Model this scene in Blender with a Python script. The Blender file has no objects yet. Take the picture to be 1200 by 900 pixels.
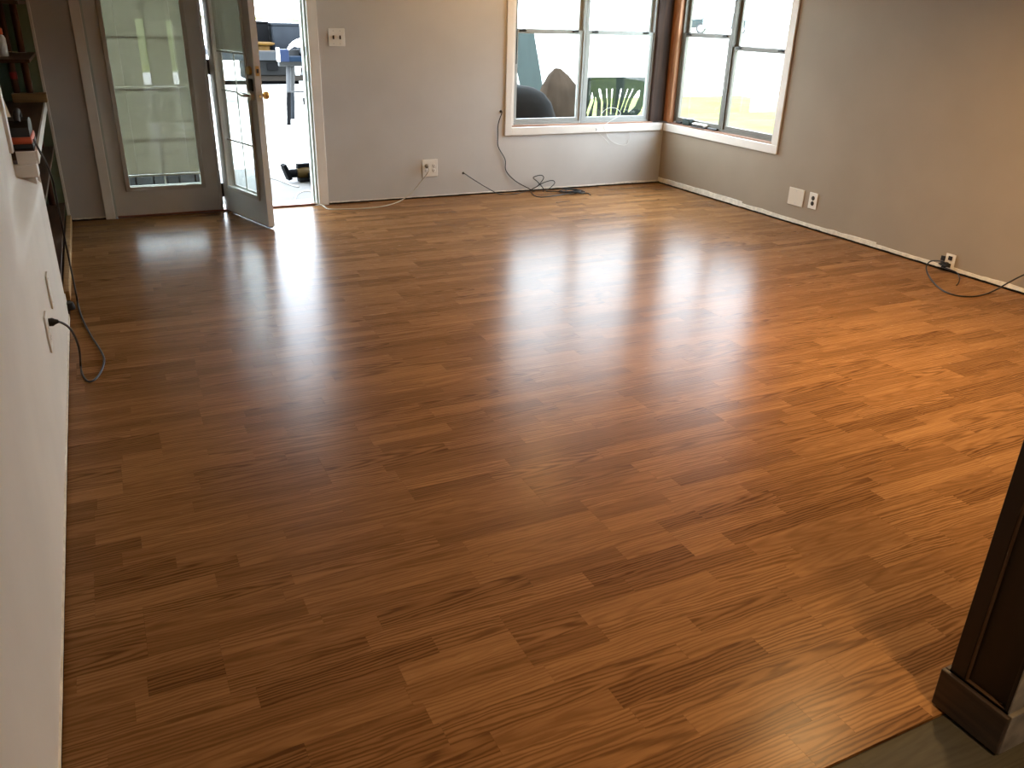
import bpy, bmesh, math, random
from mathutils import Vector, Matrix, noise as mnoise

random.seed(11)
SC = bpy.context.scene
COL = SC.collection

# ------------------------------------------------------------------ camera
CAM_H, F_PX = 1.40, 959.97
PITCH, YAW, ROLL = math.radians(24.1275), math.radians(26.478), math.radians(1.7053)
_f = Vector((math.sin(YAW)*math.cos(PITCH), math.cos(YAW)*math.cos(PITCH), -math.sin(PITCH)))
_r0 = Vector((math.cos(YAW), -math.sin(YAW), 0)); _u0 = _r0.cross(_f)
CR = math.cos(ROLL)*_r0 + math.sin(ROLL)*_u0
CU = -math.sin(ROLL)*_r0 + math.cos(ROLL)*_u0
CF = _f
CO = Vector((0, 0, CAM_H))
cam_d = bpy.data.cameras.new('camera'); cam = bpy.data.objects.new('camera', cam_d); COL.objects.link(cam)
M = Matrix((CR, CU, -CF)).transposed().to_4x4(); M.translation = CO
cam.matrix_world = M
cam_d.sensor_fit = 'HORIZONTAL'; cam_d.sensor_width = 36; cam_d.lens = F_PX/1200*36
cam_d.clip_start = 0.02; cam_d.clip_end = 500
SC.camera = cam

# ------------------------------------------------------------------ world, lights, exposure
SKY = 14.0
w = bpy.data.worlds.new('overcast_sky'); SC.world = w; w.use_nodes = True
nt = w.node_tree; nt.nodes.clear()
wo = nt.nodes.new('ShaderNodeOutputWorld'); bg = nt.nodes.new('ShaderNodeBackground')
tc = nt.nodes.new('ShaderNodeTexCoord'); sx = nt.nodes.new('ShaderNodeSeparateXYZ')
rp = nt.nodes.new('ShaderNodeValToRGB')
nt.links.new(tc.outputs['Generated'], sx.inputs[0]); nt.links.new(sx.outputs['Z'], rp.inputs[0])
rp.color_ramp.elements[0].position = 0.0; rp.color_ramp.elements[0].color = (0.80, 0.90, 1.0, 1)
rp.color_ramp.elements[1].position = 0.7; rp.color_ramp.elements[1].color = (0.82, 0.93, 1.06, 1)
nt.links.new(rp.outputs[0], bg.inputs[0]); bg.inputs[1].default_value = SKY
nt.links.new(bg.outputs[0], wo.inputs[0])
SC.view_settings.view_transform = 'Standard'
SC.view_settings.look = 'None'
SC.view_settings.exposure = 0.4
SC.view_settings.gamma = 1.0
SC.view_settings.use_curve_mapping = False

# ------------------------------------------------------------------ measured room
XL, XR, YB, YF = -0.267, 4.725, 6.50, -4.9      # left wall, right wall, back wall, front wall
YE = 0.803                                      # laminate edge
CEIL = 2.42
GZ = -0.13                                      # patio level

def ray(px, py): return CF*F_PX + CR*(px-600) - CU*(py-450)
def at(px, py, ax, val):
    d = ray(px, py); t = (val-CO[ax])/d[ax]; return CO + d*t
def proj(P):
    d = Vector(P)-CO; z = d.dot(CF)
    return (600+F_PX*d.dot(CR)/z, 450-F_PX*d.dot(CU)/z, z)

# ------------------------------------------------------------------ mesh helpers
class MB:
    def __init__(s): s.v = []; s.f = []
    def add(s, vs, fs):
        o = len(s.v); s.v += [tuple(v) for v in vs]; s.f += [tuple(i+o for i in f) for f in fs]; return s
    def box(s, x0, x1, y0, y1, z0, z1, b=0.0):
        if b <= 0:
            return s.add([(x0,y0,z0),(x1,y0,z0),(x1,y1,z0),(x0,y1,z0),(x0,y0,z1),(x1,y0,z1),(x1,y1,z1),(x0,y1,z1)],
                [(0,3,2,1),(4,5,6,7),(0,1,5,4),(1,2,6,5),(2,3,7,6),(3,0,4,7)])
        b = min(b, abs(x1-x0)*.45, abs(y1-y0)*.45, abs(z1-z0)*.45)
        bm = bmesh.new(); bmesh.ops.create_cube(bm, size=1)
        for v in bm.verts:
            v.co = Vector(((x0+x1)/2+v.co.x*(x1-x0), (y0+y1)/2+v.co.y*(y1-y0), (z0+z1)/2+v.co.z*(z1-z0)))
        bmesh.ops.bevel(bm, geom=bm.edges[:], offset=b, segments=2, profile=0.5, affect='EDGES')
        bm.verts.index_update()
        s.add([v.co[:] for v in bm.verts], [[v.index for v in f.verts] for f in bm.faces]); bm.free(); return s
    def obox(s, c, ax, ay, az, hx, hy, hz):
        c, ax, ay, az = Vector(c), Vector(ax).normalized(), Vector(ay).normalized(), Vector(az).normalized()
        vs = []
        for k in (-1, 1):
            for (i, j) in ((-1,-1),(1,-1),(1,1),(-1,1)): vs.append(c+ax*hx*i+ay*hy*j+az*hz*k)
        return s.add(vs, [(0,3,2,1),(4,5,6,7),(0,1,5,4),(1,2,6,5),(2,3,7,6),(3,0,4,7)])
    def tube(s, pts, r, n=8, cap=True):
        pts = [Vector(p) for p in pts]; m = len(pts)
        rs = r if isinstance(r, (list, tuple)) else [r]*m
        t0 = (pts[1]-pts[0]).normalized()
        nrm = t0.orthogonal().normalized(); vs = []
        for i, p in enumerate(pts):
            t = ((pts[min(i+1,m-1)]-pts[max(i-1,0)])).normalized()
            nrm = (nrm - t*nrm.dot(t))
            nrm = nrm.normalized() if nrm.length > 1e-6 else t.orthogonal().normalized()
            bn = t.cross(nrm)
            for k in range(n):
                a = 2*math.pi*k/n; vs.append(p + (nrm*math.cos(a)+bn*math.sin(a))*rs[i])
        fs = [(i*n+k, i*n+(k+1)%n, (i+1)*n+(k+1)%n, (i+1)*n+k) for i in range(m-1) for k in range(n)]
        if cap: fs += [tuple(range(n-1,-1,-1)), tuple((m-1)*n+k for k in range(n))]
        return s.add(vs, fs)
    def lathe(s, prof, c=(0,0,0), n=24, axis='z'):
        vs = []
        for (r, z) in prof:
            for k in range(n):
                a = 2*math.pi*k/n; x, y = r*math.cos(a), r*math.sin(a)
                q = (x, y, z) if axis == 'z' else ((z, x, y) if axis == 'x' else (y, z, x))
                vs.append((q[0]+c[0], q[1]+c[1], q[2]+c[2]))
        m = len(prof)
        fs = [(i*n+k, i*n+(k+1)%n, (i+1)*n+(k+1)%n, (i+1)*n+k) for i in range(m-1) for k in range(n)]
        fs += [tuple(range(n-1,-1,-1)), tuple((m-1)*n+k for k in range(n))]
        return s.add(vs, fs)
    def prism(s, poly, axis, a0, a1):
        # poly: 2D points in the two other axes (order x,y,z without axis)
        def mk(p, a):
            return {0: (a, p[0], p[1]), 1: (p[0], a, p[1]), 2: (p[0], p[1], a)}[axis]
        n = len(poly)
        vs = [mk(p, a0) for p in poly] + [mk(p, a1) for p in poly]
        fs = [tuple(range(n-1,-1,-1)), tuple(range(n, 2*n))] + [(i, (i+1)%n, n+(i+1)%n, n+i) for i in range(n)]
        return s.add(vs, fs)
    def mesh(s, name, mat, smooth=False):
        me = bpy.data.meshes.new(name); me.from_pydata(s.v, [], s.f)
        bm = bmesh.new(); bm.from_mesh(me); bmesh.ops.recalc_face_normals(bm, faces=bm.faces[:]); bm.to_mesh(me); bm.free()
        if mat: me.materials.append(mat)
        if smooth:
            me.polygons.foreach_set('use_smooth', [True]*len(me.polygons))
            try: me.set_sharp_from_angle(angle=math.radians(40))
            except Exception: pass
        me.update(); return me

def obj(name, mb, mat, parent=None, smooth=False, loc=None, label=None):
    me = mb.mesh(name, mat, smooth) if isinstance(mb, MB) else mb
    o = bpy.data.objects.new(name, me); COL.objects.link(o)
    if parent: o.parent = parent
    if loc is not None: o.location = loc
    if label: o['label'] = label
    return o
def tag(o, label, cat, group=None, kind=None):
    o['label'] = label; o['category'] = cat
    if group: o['group'] = group
    if kind: o['kind'] = kind
    return o
def thing(name, label, cat, loc=(0,0,0), rz=0, group=None, kind=None):
    o = bpy.data.objects.new(name, None); COL.objects.link(o); o.empty_display_size = .1
    o.location = loc; o.rotation_euler = (0, 0, rz)
    return tag(o, label, cat, group, kind)
def struct(name, mb, mat, label, cat, smooth=False):
    return tag(obj(name, mb, mat, None, smooth), label, cat, None, 'structure')
def smoothpath(pts, n=6):
    P = [Vector(p) for p in pts]; out = []
    for i in range(len(P)-1):
        p0, p1, p2, p3 = P[max(i-1,0)], P[i], P[i+1], P[min(i+2,len(P)-1)]
        for k in range(n):
            t = k/n
            out.append(.5*((2*p1)+(-p0+p2)*t+(2*p0-5*p1+4*p2-p3)*t*t+(-p0+3*p1-3*p2+p3)*t**3))
    out.append(P[-1]); return out
def sstep(a, b, x):
    t = min(1, max(0, (x-a)/(b-a))); return t*t*(3-2*t)

# ------------------------------------------------------------------ materials
def mat(name, col, rough=.5, metal=0, spec=.5, noise=0.0, nscale=20, bump=0.0, bscale=60, trans=0, emit=None, estr=0, stretch=(1,1,1), coat=0):
    m = bpy.data.materials.new(name); m.use_nodes = True; t = m.node_tree; b = t.nodes['Principled BSDF']
    b.inputs['Base Color'].default_value = (*col, 1); b.inputs['Roughness'].default_value = rough
    b.inputs['Metallic'].default_value = metal; b.inputs['Specular IOR Level'].default_value = spec
    if coat: b.inputs['Coat Weight'].default_value = coat
    if emit: b.inputs['Emission Color'].default_value = (*emit, 1); b.inputs['Emission Strength'].default_value = estr
    if noise or bump:
        tcn = t.nodes.new('ShaderNodeTexCoord'); mp = t.nodes.new('ShaderNodeMapping'); mp.inputs['Scale'].default_value = stretch
        t.links.new(tcn.outputs['Object'], mp.inputs[0])
    if noise:
        n = t.nodes.new('ShaderNodeTexNoise'); n.inputs['Scale'].default_value = nscale; n.inputs['Detail'].default_value = 4
        t.links.new(mp.outputs[0], n.inputs['Vector'])
        r = t.nodes.new('ShaderNodeValToRGB')
        r.color_ramp.elements[0].position = .3; r.color_ramp.elements[1].position = .7
        r.color_ramp.elements[0].color = (*[max(0, c*(1-noise)) for c in col], 1)
        r.color_ramp.elements[1].color = (*[min(1, c*(1+noise)) for c in col], 1)
        t.links.new(n.outputs['Fac'], r.inputs[0]); t.links.new(r.outputs[0], b.inputs['Base Color'])
    if bump:
        n2 = t.nodes.new('ShaderNodeTexNoise'); n2.inputs['Scale'].default_value = bscale; n2.inputs['Detail'].default_value = 3
        t.links.new(mp.outputs[0], n2.inputs['Vector'])
        bp = t.nodes.new('ShaderNodeBump'); bp.inputs['Strength'].default_value = bump; bp.inputs['Distance'].default_value = .004
        t.links.new(n2.outputs['Fac'], bp.inputs['Height']); t.links.new(bp.outputs[0], b.inputs['Normal'])
    return m

def glass_mat(name, tint=(.96,.98,.97), refl=1.0):
    m = bpy.data.materials.new(name); m.use_nodes = True; t = m.node_tree; t.nodes.clear()
    o = t.nodes.new('ShaderNodeOutputMaterial'); mx = t.nodes.new('ShaderNodeMixShader')
    tr = t.nodes.new('ShaderNodeBsdfTransparent'); tr.inputs[0].default_value = (*tint, 1)
    gl = t.nodes.new('ShaderNodeBsdfGlossy'); gl.inputs['Roughness'].default_value = 0.01
    ge = t.nodes.new('ShaderNodeNewGeometry'); dp = t.nodes.new('ShaderNodeVectorMath'); dp.operation = 'DOT_PRODUCT'
    t.links.new(ge.outputs['Incoming'], dp.inputs[0]); t.links.new(ge.outputs['Normal'], dp.inputs[1])
    def MT(op, a, b=None):
        n = t.nodes.new('ShaderNodeMath'); n.operation = op
        for i, v in enumerate((a, b)):
            if v is None: continue
            if isinstance(v, (int, float)): n.inputs[i].default_value = v
            else: t.links.new(v, n.inputs[i])
        return n.outputs[0]
    k = MT('SUBTRACT', 1.0, MT('ABSOLUTE', dp.outputs['Value']))
    fr = MT('ADD', MT('MULTIPLY', MT('POWER', k, 5.0), .955), .04)     # Schlick reflectance of the glass surface
    t.links.new(fr, mx.inputs[0]); t.links.new(tr.outputs[0], mx.inputs[1]); t.links.new(gl.outputs[0], mx.inputs[2])
    t.links.new(mx.outputs[0], o.inputs[0]); return m

def laminate_mat(name, dark, mid, light, rough=.26):
    m = bpy.data.materials.new(name); m.use_nodes = True; t = m.node_tree; B = t.nodes['Principled BSDF']
    L = t.links.new
    def MT(op, a, b=None, c=None):
        n = t.nodes.new('ShaderNodeMath'); n.operation = op
        for i, v in enumerate((a, b, c)):
            if v is None: continue
            if isinstance(v, (int, float)): n.inputs[i].default_value = v
            else: L(v, n.inputs[i])
        return n.outputs[0]
    uv = t.nodes.new('ShaderNodeUVMap'); uv.uv_map = 'UVMap'
    su = t.nodes.new('ShaderNodeSeparateXYZ'); L(uv.outputs[0], su.inputs[0]); u, v = su.outputs[0], su.outputs[1]
    at_ = t.nodes.new('ShaderNodeAttribute'); at_.attribute_name = 'rnd'
    sr = t.nodes.new('ShaderNodeSeparateColor'); L(at_.outputs['Color'], sr.inputs[0]); r1, r2, r3 = sr.outputs
    def vec(x, y, z):
        c = t.nodes.new('ShaderNodeCombineXYZ')
        for i, q in enumerate((x, y, z)):
            if isinstance(q, (int, float)): c.inputs[i].default_value = q
            else: L(q, c.inputs[i])
        return c.outputs[0]
    def noise(vv, detail=2, rough_=.5):
        n = t.nodes.new('ShaderNodeTexNoise'); n.inputs['Scale'].default_value = 1; n.inputs['Detail'].default_value = detail
        n.inputs['Roughness'].default_value = rough_; L(vv, n.inputs['Vector']); return n.outputs['Fac']
    off = MT('MULTIPLY', r1, 53.0)
    # growth rings cut at a shallow angle -> cathedral arches or straight grain
    n_w = noise(vec(MT('MULTIPLY_ADD', u, 7.0, off), MT('MULTIPLY', v, 28.0), off), 3)
    a = MT('ADD', v, MT('MULTIPLY', MT('SUBTRACT', r2, .5), .13))
    a = MT('ADD', a, MT('MULTIPLY', MT('SUBTRACT', n_w, .5), .020))
    slope = MT('MULTIPLY_ADD', r3, .16, -.08)
    d = MT('ADD', MT('MULTIPLY', u, slope), MT('MULTIPLY_ADD', r1, .03, .006))
    rr = MT('SQRT', MT('ADD', MT('MULTIPLY', a, a), MT('MULTIPLY', d, d)))
    n_p = noise(vec(MT('MULTIPLY_ADD', u, 2.2, off), MT('MULTIPLY', v, 38.0), MT('MULTIPLY', off, 1.7)), 2)
    ph = MT('ADD', MT('MULTIPLY', rr, 2*math.pi/.0095), MT('MULTIPLY', n_p, 15.0))
    ring = MT('MULTIPLY_ADD', MT('SINE', ph), .5, .5)
    ring = MT('POWER', ring, 1.8)
    pores = noise(vec(MT('MULTIPLY_ADD', u, 15.0, off), MT('ADD', MT('MULTIPLY', v, 340.0), MT('ADD', MT('MULTIPLY', u, 11.0), MT('MULTIPLY', n_w, 14.0))), MT('MULTIPLY', v, 23.0)), 2, .6)
    broad = noise(vec(MT('MULTIPLY_ADD', u, 3.0, off), MT('MULTIPLY', v, 60.0), off), 2)
    fac = MT('ADD', MT('MULTIPLY', ring, MT('MULTIPLY_ADD', r3, -.30, -.12)), MT('MULTIPLY_ADD', pores, .22, .11))
    fac = MT('ADD', fac, MT('MULTIPLY', broad, .42))
    fac = MT('ADD', fac, MT('MULTIPLY_ADD', r2, .26, -.05))
    rp = t.nodes.new('ShaderNodeValToRGB'); L(fac, rp.inputs[0])
    e = rp.color_ramp.elements
    e[0].position = .02; e[0].color = (*dark, 1); e[1].position = .85; e[1].color = (*light, 1)
    k = e.new(.42); k.color = (*mid, 1)
    L(rp.outputs[0], B.inputs['Base Color'])
    B.inputs['Roughness'].default_value = rough; B.inputs['Specular IOR Level'].default_value = .05
    smudge = noise(vec(MT('MULTIPLY', u, 2.5), MT('MULTIPLY', v, 2.5), off), 3)
    L(MT('MULTIPLY_ADD', pores, .07, rough-.035), B.inputs['Roughness'])
    bp = t.nodes.new('ShaderNodeBump'); bp.inputs['Strength'].default_value = .05; bp.inputs['Distance'].default_value = .0006
    L(pores, bp.inputs['Height']); L(bp.outputs[0], B.inputs['Normal'])
    return m

def wood_mat(name, dark, light, rough=.5, axis='z', scale=1.0, bump=.1):
    m = bpy.data.materials.new(name); m.use_nodes = True; t = m.node_tree; b = t.nodes['Principled BSDF']
    tcn = t.nodes.new('ShaderNodeTexCoord'); mp = t.nodes.new('ShaderNodeMapping')
    s = {'z': (40, 40, 2.5), 'x': (2.5, 40, 40), 'y': (40, 2.5, 40)}[axis]; mp.inputs['Scale'].default_value = [q*scale for q in s]
    t.links.new(tcn.outputs['Object'], mp.inputs[0])
    n = t.nodes.new('ShaderNodeTexNoise'); n.inputs['Scale'].default_value = 1; n.inputs['Detail'].default_value = 6; n.inputs['Distortion'].default_value = .6
    t.links.new(mp.outputs[0], n.inputs['Vector'])
    r = t.nodes.new('ShaderNodeValToRGB'); r.color_ramp.elements[0].position = .32; r.color_ramp.elements[1].position = .68
    r.color_ramp.elements[0].color = (*dark, 1); r.color_ramp.elements[1].color = (*light, 1)
    t.links.new(n.outputs['Fac'], r.inputs[0]); t.links.new(r.outputs[0], b.inputs['Base Color'])
    b.inputs['Roughness'].default_value = rough
    bp = t.nodes.new('ShaderNodeBump'); bp.inputs['Strength'].default_value = bump; bp.inputs['Distance'].default_value = .002
    t.links.new(n.outputs['Fac'], bp.inputs['Height']); t.links.new(bp.outputs[0], b.inputs['Normal'])
    return m

PAINT = mat('grey_wall_paint', (.54, .525, .505), .62, spec=.3, noise=.04, nscale=3, bump=.08, bscale=90)
TAUPE = mat('right_wall_taupe', (.33, .275, .21), .62, spec=.3, noise=.04, nscale=3, bump=.08, bscale=90)  # right wall is set darker and browner than the back wall
PALEP = mat('pale_wall_paint', (.72, .685, .63), .62, spec=.3, noise=.04, nscale=3, bump=.08, bscale=90)
CEILP = mat('ceiling_paint', (.72, .70, .67), .8, spec=.2, bump=.1, bscale=60)
TRIM = mat('white_trim_paint', (.78, .75, .70), .4, noise=.04, nscale=8)
DOORP = mat('door_paint', (.60, .585, .55), .45, noise=.03, nscale=5)
LITE = mat('lite_frame_plastic', (.50, .48, .42), .45, noise=.05, nscale=10)
PLASTER = mat('bare_plaster', (.74, .70, .61), .8, noise=.14, nscale=30, bump=.3, bscale=80)
DARKGAP = mat('dark_gap', (.03, .025, .02), .9)
LAM = laminate_mat('oak_laminate', (.091, .041, .016), (.203, .100, .038), (.365, .197, .083))
VINYL = laminate_mat('grey_vinyl', (.040, .037, .030), (.058, .054, .043), (.085, .080, .064), .45)
ALU = mat('window_aluminium', (.34, .355, .34), .45, metal=.2, noise=.05, nscale=12)
ALUD = mat('window_aluminium_bronze', (.15, .14, .115), .5, metal=.1, noise=.08, nscale=12)
GLASS = glass_mat('window_glass')
POSTW = wood_mat('corner_post_wood', (.26, .105, .042), (.48, .22, .095), .5, 'z')
JAMBW = wood_mat('dark_stained_wood', (.0045, .0025, .0016), (.014, .0065, .004), .45, 'z', .6)
SILLW = wood_mat('raw_sill_wood', (.22, .10, .06), (.42, .25, .17), .7, 'x')
SHELFW = wood_mat('shelf_wood', (.035, .016, .008), (.10, .05, .025), .5, 'y')
POLEW = wood_mat('pole_wood', (.055, .015, .007), (.15, .045, .020), .45, 'z')
TANW = wood_mat('pine_wood', (.30, .17, .065), (.45, .28, .12), .6, 'x')
GREENP = mat('green_panel_paint', (.19, .27, .19), .6, noise=.12, nscale=6)
PLATE = mat('white_plate_plastic', (.78, .76, .71), .35)
ALMOND = mat('almond_plate_plastic', (.68, .62, .52), .4)
BROWNR = mat('brown_receptacle', (.018, .010, .007), .4)
SLOT = mat('slot_dark', (.01, .01, .01), .6)
BLACKR = mat('black_rubber', (.011, .0105, .010), .45)
BEIGEC = mat('beige_cord', (.48, .43, .33), .5)
WHITEC = mat('white_cord', (.72, .72, .68), .5)
BLIND = mat('blind_vinyl', (.47, .45, .36), .55)
BRASS = mat('brass', (.62, .42, .16), .3, metal=1)
NICKEL = mat('satin_nickel', (.55, .52, .47), .32, metal=1)
STEEL = mat('steel', (.5, .5, .5), .35, metal=1)
DKMETAL = mat('dark_metal', (.03, .028, .026), .4, metal=.6)
THRESH = wood_mat('threshold_wood', (.15, .05, .03), (.30, .12, .07), .5, 'x')
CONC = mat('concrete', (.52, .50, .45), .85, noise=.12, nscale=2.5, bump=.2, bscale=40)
CONCD = mat('shaded_concrete', (.062, .059, .053), .85, noise=.15, nscale=2.5, bump=.2, bscale=40)  # patio concrete darkened for the shade under its roof
GRASS = mat('lawn_grass', (.088, .108, .022), .9, spec=.05, noise=.35, nscale=1.3, bump=.5, bscale=30)
ORANGE = mat('orange_plastic', (.72, .12, .035), .4)
BLACKP = mat('black_plastic', (.016, .016, .017), .4)
WHITEP = mat('white_plastic', (.75, .74, .70), .4)
YELLOWP = mat('yellow_plastic', (.60, .33, .03), .45)
BLUEP = mat('blue_paint', (.05, .16, .33), .4)
GREYP = mat('grey_plastic', (.20, .22, .25), .5, noise=.06, nscale=6)
DGREYP = mat('dark_grey_steel', (.09, .09, .09), .5, noise=.1, nscale=9)
BLACKFAB = mat('black_cover_fabric', (.0016, .0020, .0020), .85, spec=.05, noise=.3, nscale=5, bump=.4, bscale=14)
BROWNFAB = mat('brown_tarp', (.022, .015, .010), .85, spec=.05, noise=.35, nscale=5, bump=.5, bscale=12)
GREYBD = mat('grey_board', (.030, .041, .040), .8, spec=.1, noise=.08, nscale=3, stretch=(8, 8, 1))
PALEBD = mat('pale_board', (.60, .64, .62), .7, noise=.06, nscale=4)
GREENPL = mat('dark_green_plastic', (.0042, .0085, .0062), .5, spec=.08, noise=.1, nscale=4)
LIME = mat('lime_plastic', (.48, .58, .06), .45)
BLACKO = mat('darkened_black', (.0022, .0022, .0024), .8, spec=.04)  # this outdoor set is darkened so daylight does not burn it out
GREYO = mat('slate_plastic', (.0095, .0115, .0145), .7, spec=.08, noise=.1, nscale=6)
DGREYO = mat('darkened_steel', (.0050, .0052, .0052), .7, spec=.06, noise=.15, nscale=9)  # steel darkened against the outdoor brightness
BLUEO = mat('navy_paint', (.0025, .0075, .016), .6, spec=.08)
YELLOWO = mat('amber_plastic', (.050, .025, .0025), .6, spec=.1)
YELLOWD = mat('shaded_yellow_plastic', (.030, .017, .0025), .6, spec=.1)  # drill yellow with the shade of the patio roof put into its colour
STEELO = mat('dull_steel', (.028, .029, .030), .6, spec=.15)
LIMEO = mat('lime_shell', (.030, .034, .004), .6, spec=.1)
STUCCO = mat('exterior_siding', (.6, .58, .53), .8, bump=.2)
EMITW = mat('lamp_diffuser', (.9, .8, .6), .5, emit=(1.0, .55, .18), estr=9)

# ================================================================== STRUCTURE
# ---- floor: subfloor with individual laminate strips
floor = struct('floor', MB().box(XL-.5, XR+.02, YE-.01, YB+.02, -.10, -.008), DARKGAP,
               'glossy reddish oak strip laminate floor laid parallel to the window wall', 'floor')

def piece_mesh(name, pieces, material, zt=0.0, h=.008, ch=.0001):
    """pieces: list of (x0,x1,y0,y1,(r,g,b)); coordinates in the mesh's own space"""
    vs, fs, uvs, cols = [], [], [], []
    for (x0, x1, y0, y1, rc) in pieces:
        o = len(vs); cx, cy = (x0+x1)/2, (y0+y1)/2
        vs += [(x0,y0,zt-h),(x1,y0,zt-h),(x1,y1,zt-h),(x0,y1,zt-h),
               (x0,y0,zt-ch),(x1,y0,zt-ch),(x1,y1,zt-ch),(x0,y1,zt-ch),
               (x0+ch,y0+ch,zt),(x1-ch,y0+ch,zt),(x1-ch,y1-ch,zt),(x0+ch,y1-ch,zt)]
        q = [(8,9,10,11),(4,5,9,8),(5,6,10,9),(6,7,11,10),(7,4,8,11),(0,1,5,4),(1,2,6,5),(2,3,7,6),(3,0,4,7)]
        for f in q:
            fs.append(tuple(i+o for i in f))
            for i in f:
                p = vs[i+o]; uvs.append((p[0]-cx, p[1]-cy)); cols.append((*rc, 1))
    me = bpy.data.meshes.new(name); me.from_pydata(vs, [], fs); me.materials.append(material)
    ul = me.uv_layers.new(name='UVMap'); ul.data.foreach_set('uv', [c for p in uvs for c in p])
    ca = me.color_attributes.new('rnd', 'FLOAT_COLOR', 'CORNER'); ca.data.foreach_set('color', [c for p in cols for c in p])
    me.update(); return me

def lay_floor(parent, x0, x1, y0, y1, bw, blen, nsub, material, lens, nmax, gap=.0001):
    rnd = random.Random(5); P = []
    y = y1; row = 0
    while y > y0+.003:
        xb = x0 - rnd.uniform(.05, blen)
        while xb < x1:
            for k in range(nsub):
                sw = bw/nsub; ya, yb = y-(k+1)*sw, y-k*sw
                cuts = [0]
                c = lens[rnd.randrange(len(lens))]*rnd.uniform(.45, 1)
                while c < blen-.12:
                    cuts.append(c); c += lens[rnd.randrange(len(lens))]
                cuts.append(blen)
                for i in range(len(cuts)-1):
                    a, b = max(x0, xb+cuts[i]), min(x1, xb+cuts[i+1])
                    if b-a < .0015: continue
                    yaa = max(ya, y0)
                    if yb-yaa < .004: continue
                    P.append((a+gap, b-gap, yaa+gap, yb-gap, (rnd.random(), rnd.random(), rnd.random())))
            xb += blen
        y -= bw; row += 1
    def area(p):
        q = []
        for (x, yy) in ((p[0],p[2]),(p[1],p[2]),(p[1],p[3]),(p[0],p[3])):
            X, Y, Z = proj((x, yy, 0))
            if Z < .05: return 0
            q.append((min(1200, max(0, X)), min(900, max(0, Y))))
        return abs(sum(q[i][0]*q[(i+1)%4][1]-q[(i+1)%4][0]*q[i][1] for i in range(4)))/2
    P.sort(key=area, reverse=True)
    for p in P[:nmax]:
        cx, cy = (p[0]+p[1])/2, (p[2]+p[3])/2
        obj('plank', piece_mesh('plank', [(p[0]-cx, p[1]-cx, p[2]-cy, p[3]-cy, p[4])], material), None, parent, loc=(cx, cy, 0))
    if P[nmax:]:
        o = obj('small_planks', piece_mesh('small_planks', P[nmax:], material), None, parent); o['kind'] = 'stuff'
lay_floor(floor, XL+.003, XR-.006, YE, YB-.006, .1995, 1.285, 3, LAM, (.30, .42, .52, .62), 300)

kfloor = struct('floor_kitchen', MB().box(XL-.5, XR+.02, YF, YE-.0101, -.10, -.010), DARKGAP,
                'dark grey vinyl plank floor beyond the laminate edge by the wooden column', 'floor')
lay_floor(kfloor, XL+.003, XR, YF, YE-.004, .15, 1.1, 1, VINYL, (1.2,), 60)
for o in kfloor.children: o.location.z -= .004
# ---- ceiling
struct('ceiling', MB().box(XL-.9, XR+.2, YF-.2, YB+.2, CEIL, CEIL+.12), CEILP, 'plain off-white ceiling above the room', 'ceiling')

# ---- back wall with door and corner-window openings
GAP = .013; TH = .14
DX0, DX1, DZ = .02, 1.492, 2.06
WX0, WZ0, WZ1 = 3.155, .548, 1.98
WY0 = 5.045
m = MB()
m.box(-.95, DX0, YB, YB+TH, GAP, CEIL).box(DX0, DX1, YB, YB+TH, DZ, CEIL).box(DX1, WX0, YB, YB+TH, GAP, CEIL)
m.box(WX0, XR+TH, YB, YB+TH, GAP, WZ0).box(WX0, XR+TH, YB, YB+TH, WZ1, CEIL)
wall_back = struct('wall_back', m, PAINT, 'grey painted wall with the double door and the corner window', 'wall')
obj('sole_plate', MB().box(-.95, DX0, YB+.02, YB+TH, -.01, GAP).box(DX1, XR+TH, YB+.02, YB+TH, -.01, GAP), DARKGAP, wall_back)
m = MB()
m.box(XR, XR+TH, YF, WY0, GAP, CEIL)
m.box(XR, XR+TH, WY0, YB, GAP, WZ0).box(XR, XR+TH, WY0, YB, WZ1, CEIL)
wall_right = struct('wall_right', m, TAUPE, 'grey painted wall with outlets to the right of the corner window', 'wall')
obj('sole_plate', MB().box(XR+.02, XR+TH, YF, YB+.0, -.01, GAP), DARKGAP, wall_right)
# front wall behind the camera: added door and two slits, shaped for the glass reflection
SLA, SLB = (.93, 1.07), (1.47, 1.57)
m = MB()
m.box(XL-.9, SLA[0], YF-TH, YF, 0, CEIL).box(SLA[1], SLB[0], YF-TH, YF, 2.03, CEIL).box(SLB[1], XR+TH, YF-TH, YF, 0, CEIL)
for s in (SLA, SLB): m.box(s[0], s[1], YF-TH, YF, 1.18, CEIL); m.box(s[0], s[1], YF-TH, YF, 0, .03)
struct('wall_front', m, PAINT, 'grey painted wall behind the kitchen with the added door', 'wall')
d3 = thing('stand_in_door', 'dark door added in place of the silhouette reflected in the glass', 'door', (SLA[1], YF-.06, 0), kind='structure')  # unseen door added to leave two bright slits in the reflection
dw = SLB[0]-SLA[1]
obj('leaf', MB().box(.002, dw-.002, -.02, .02, .005, 2.028, .003), JAMBW, d3)
for z0, z1 in ((.2, .9), (1.05, 1.85)): obj('panel', MB().box(.06, dw-.06, .0201, .03, z0, z1, .006), JAMBW, d3)
obj('handle', MB().lathe([(.0,.022),(.026,.022),(.026,.028),(.01,.03),(.01,.06),(.026,.065),(.028,.085),(.0,.092)], (dw-.05, 0, 1.0), 20, 'y'), BRASS, d3, True)

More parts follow.
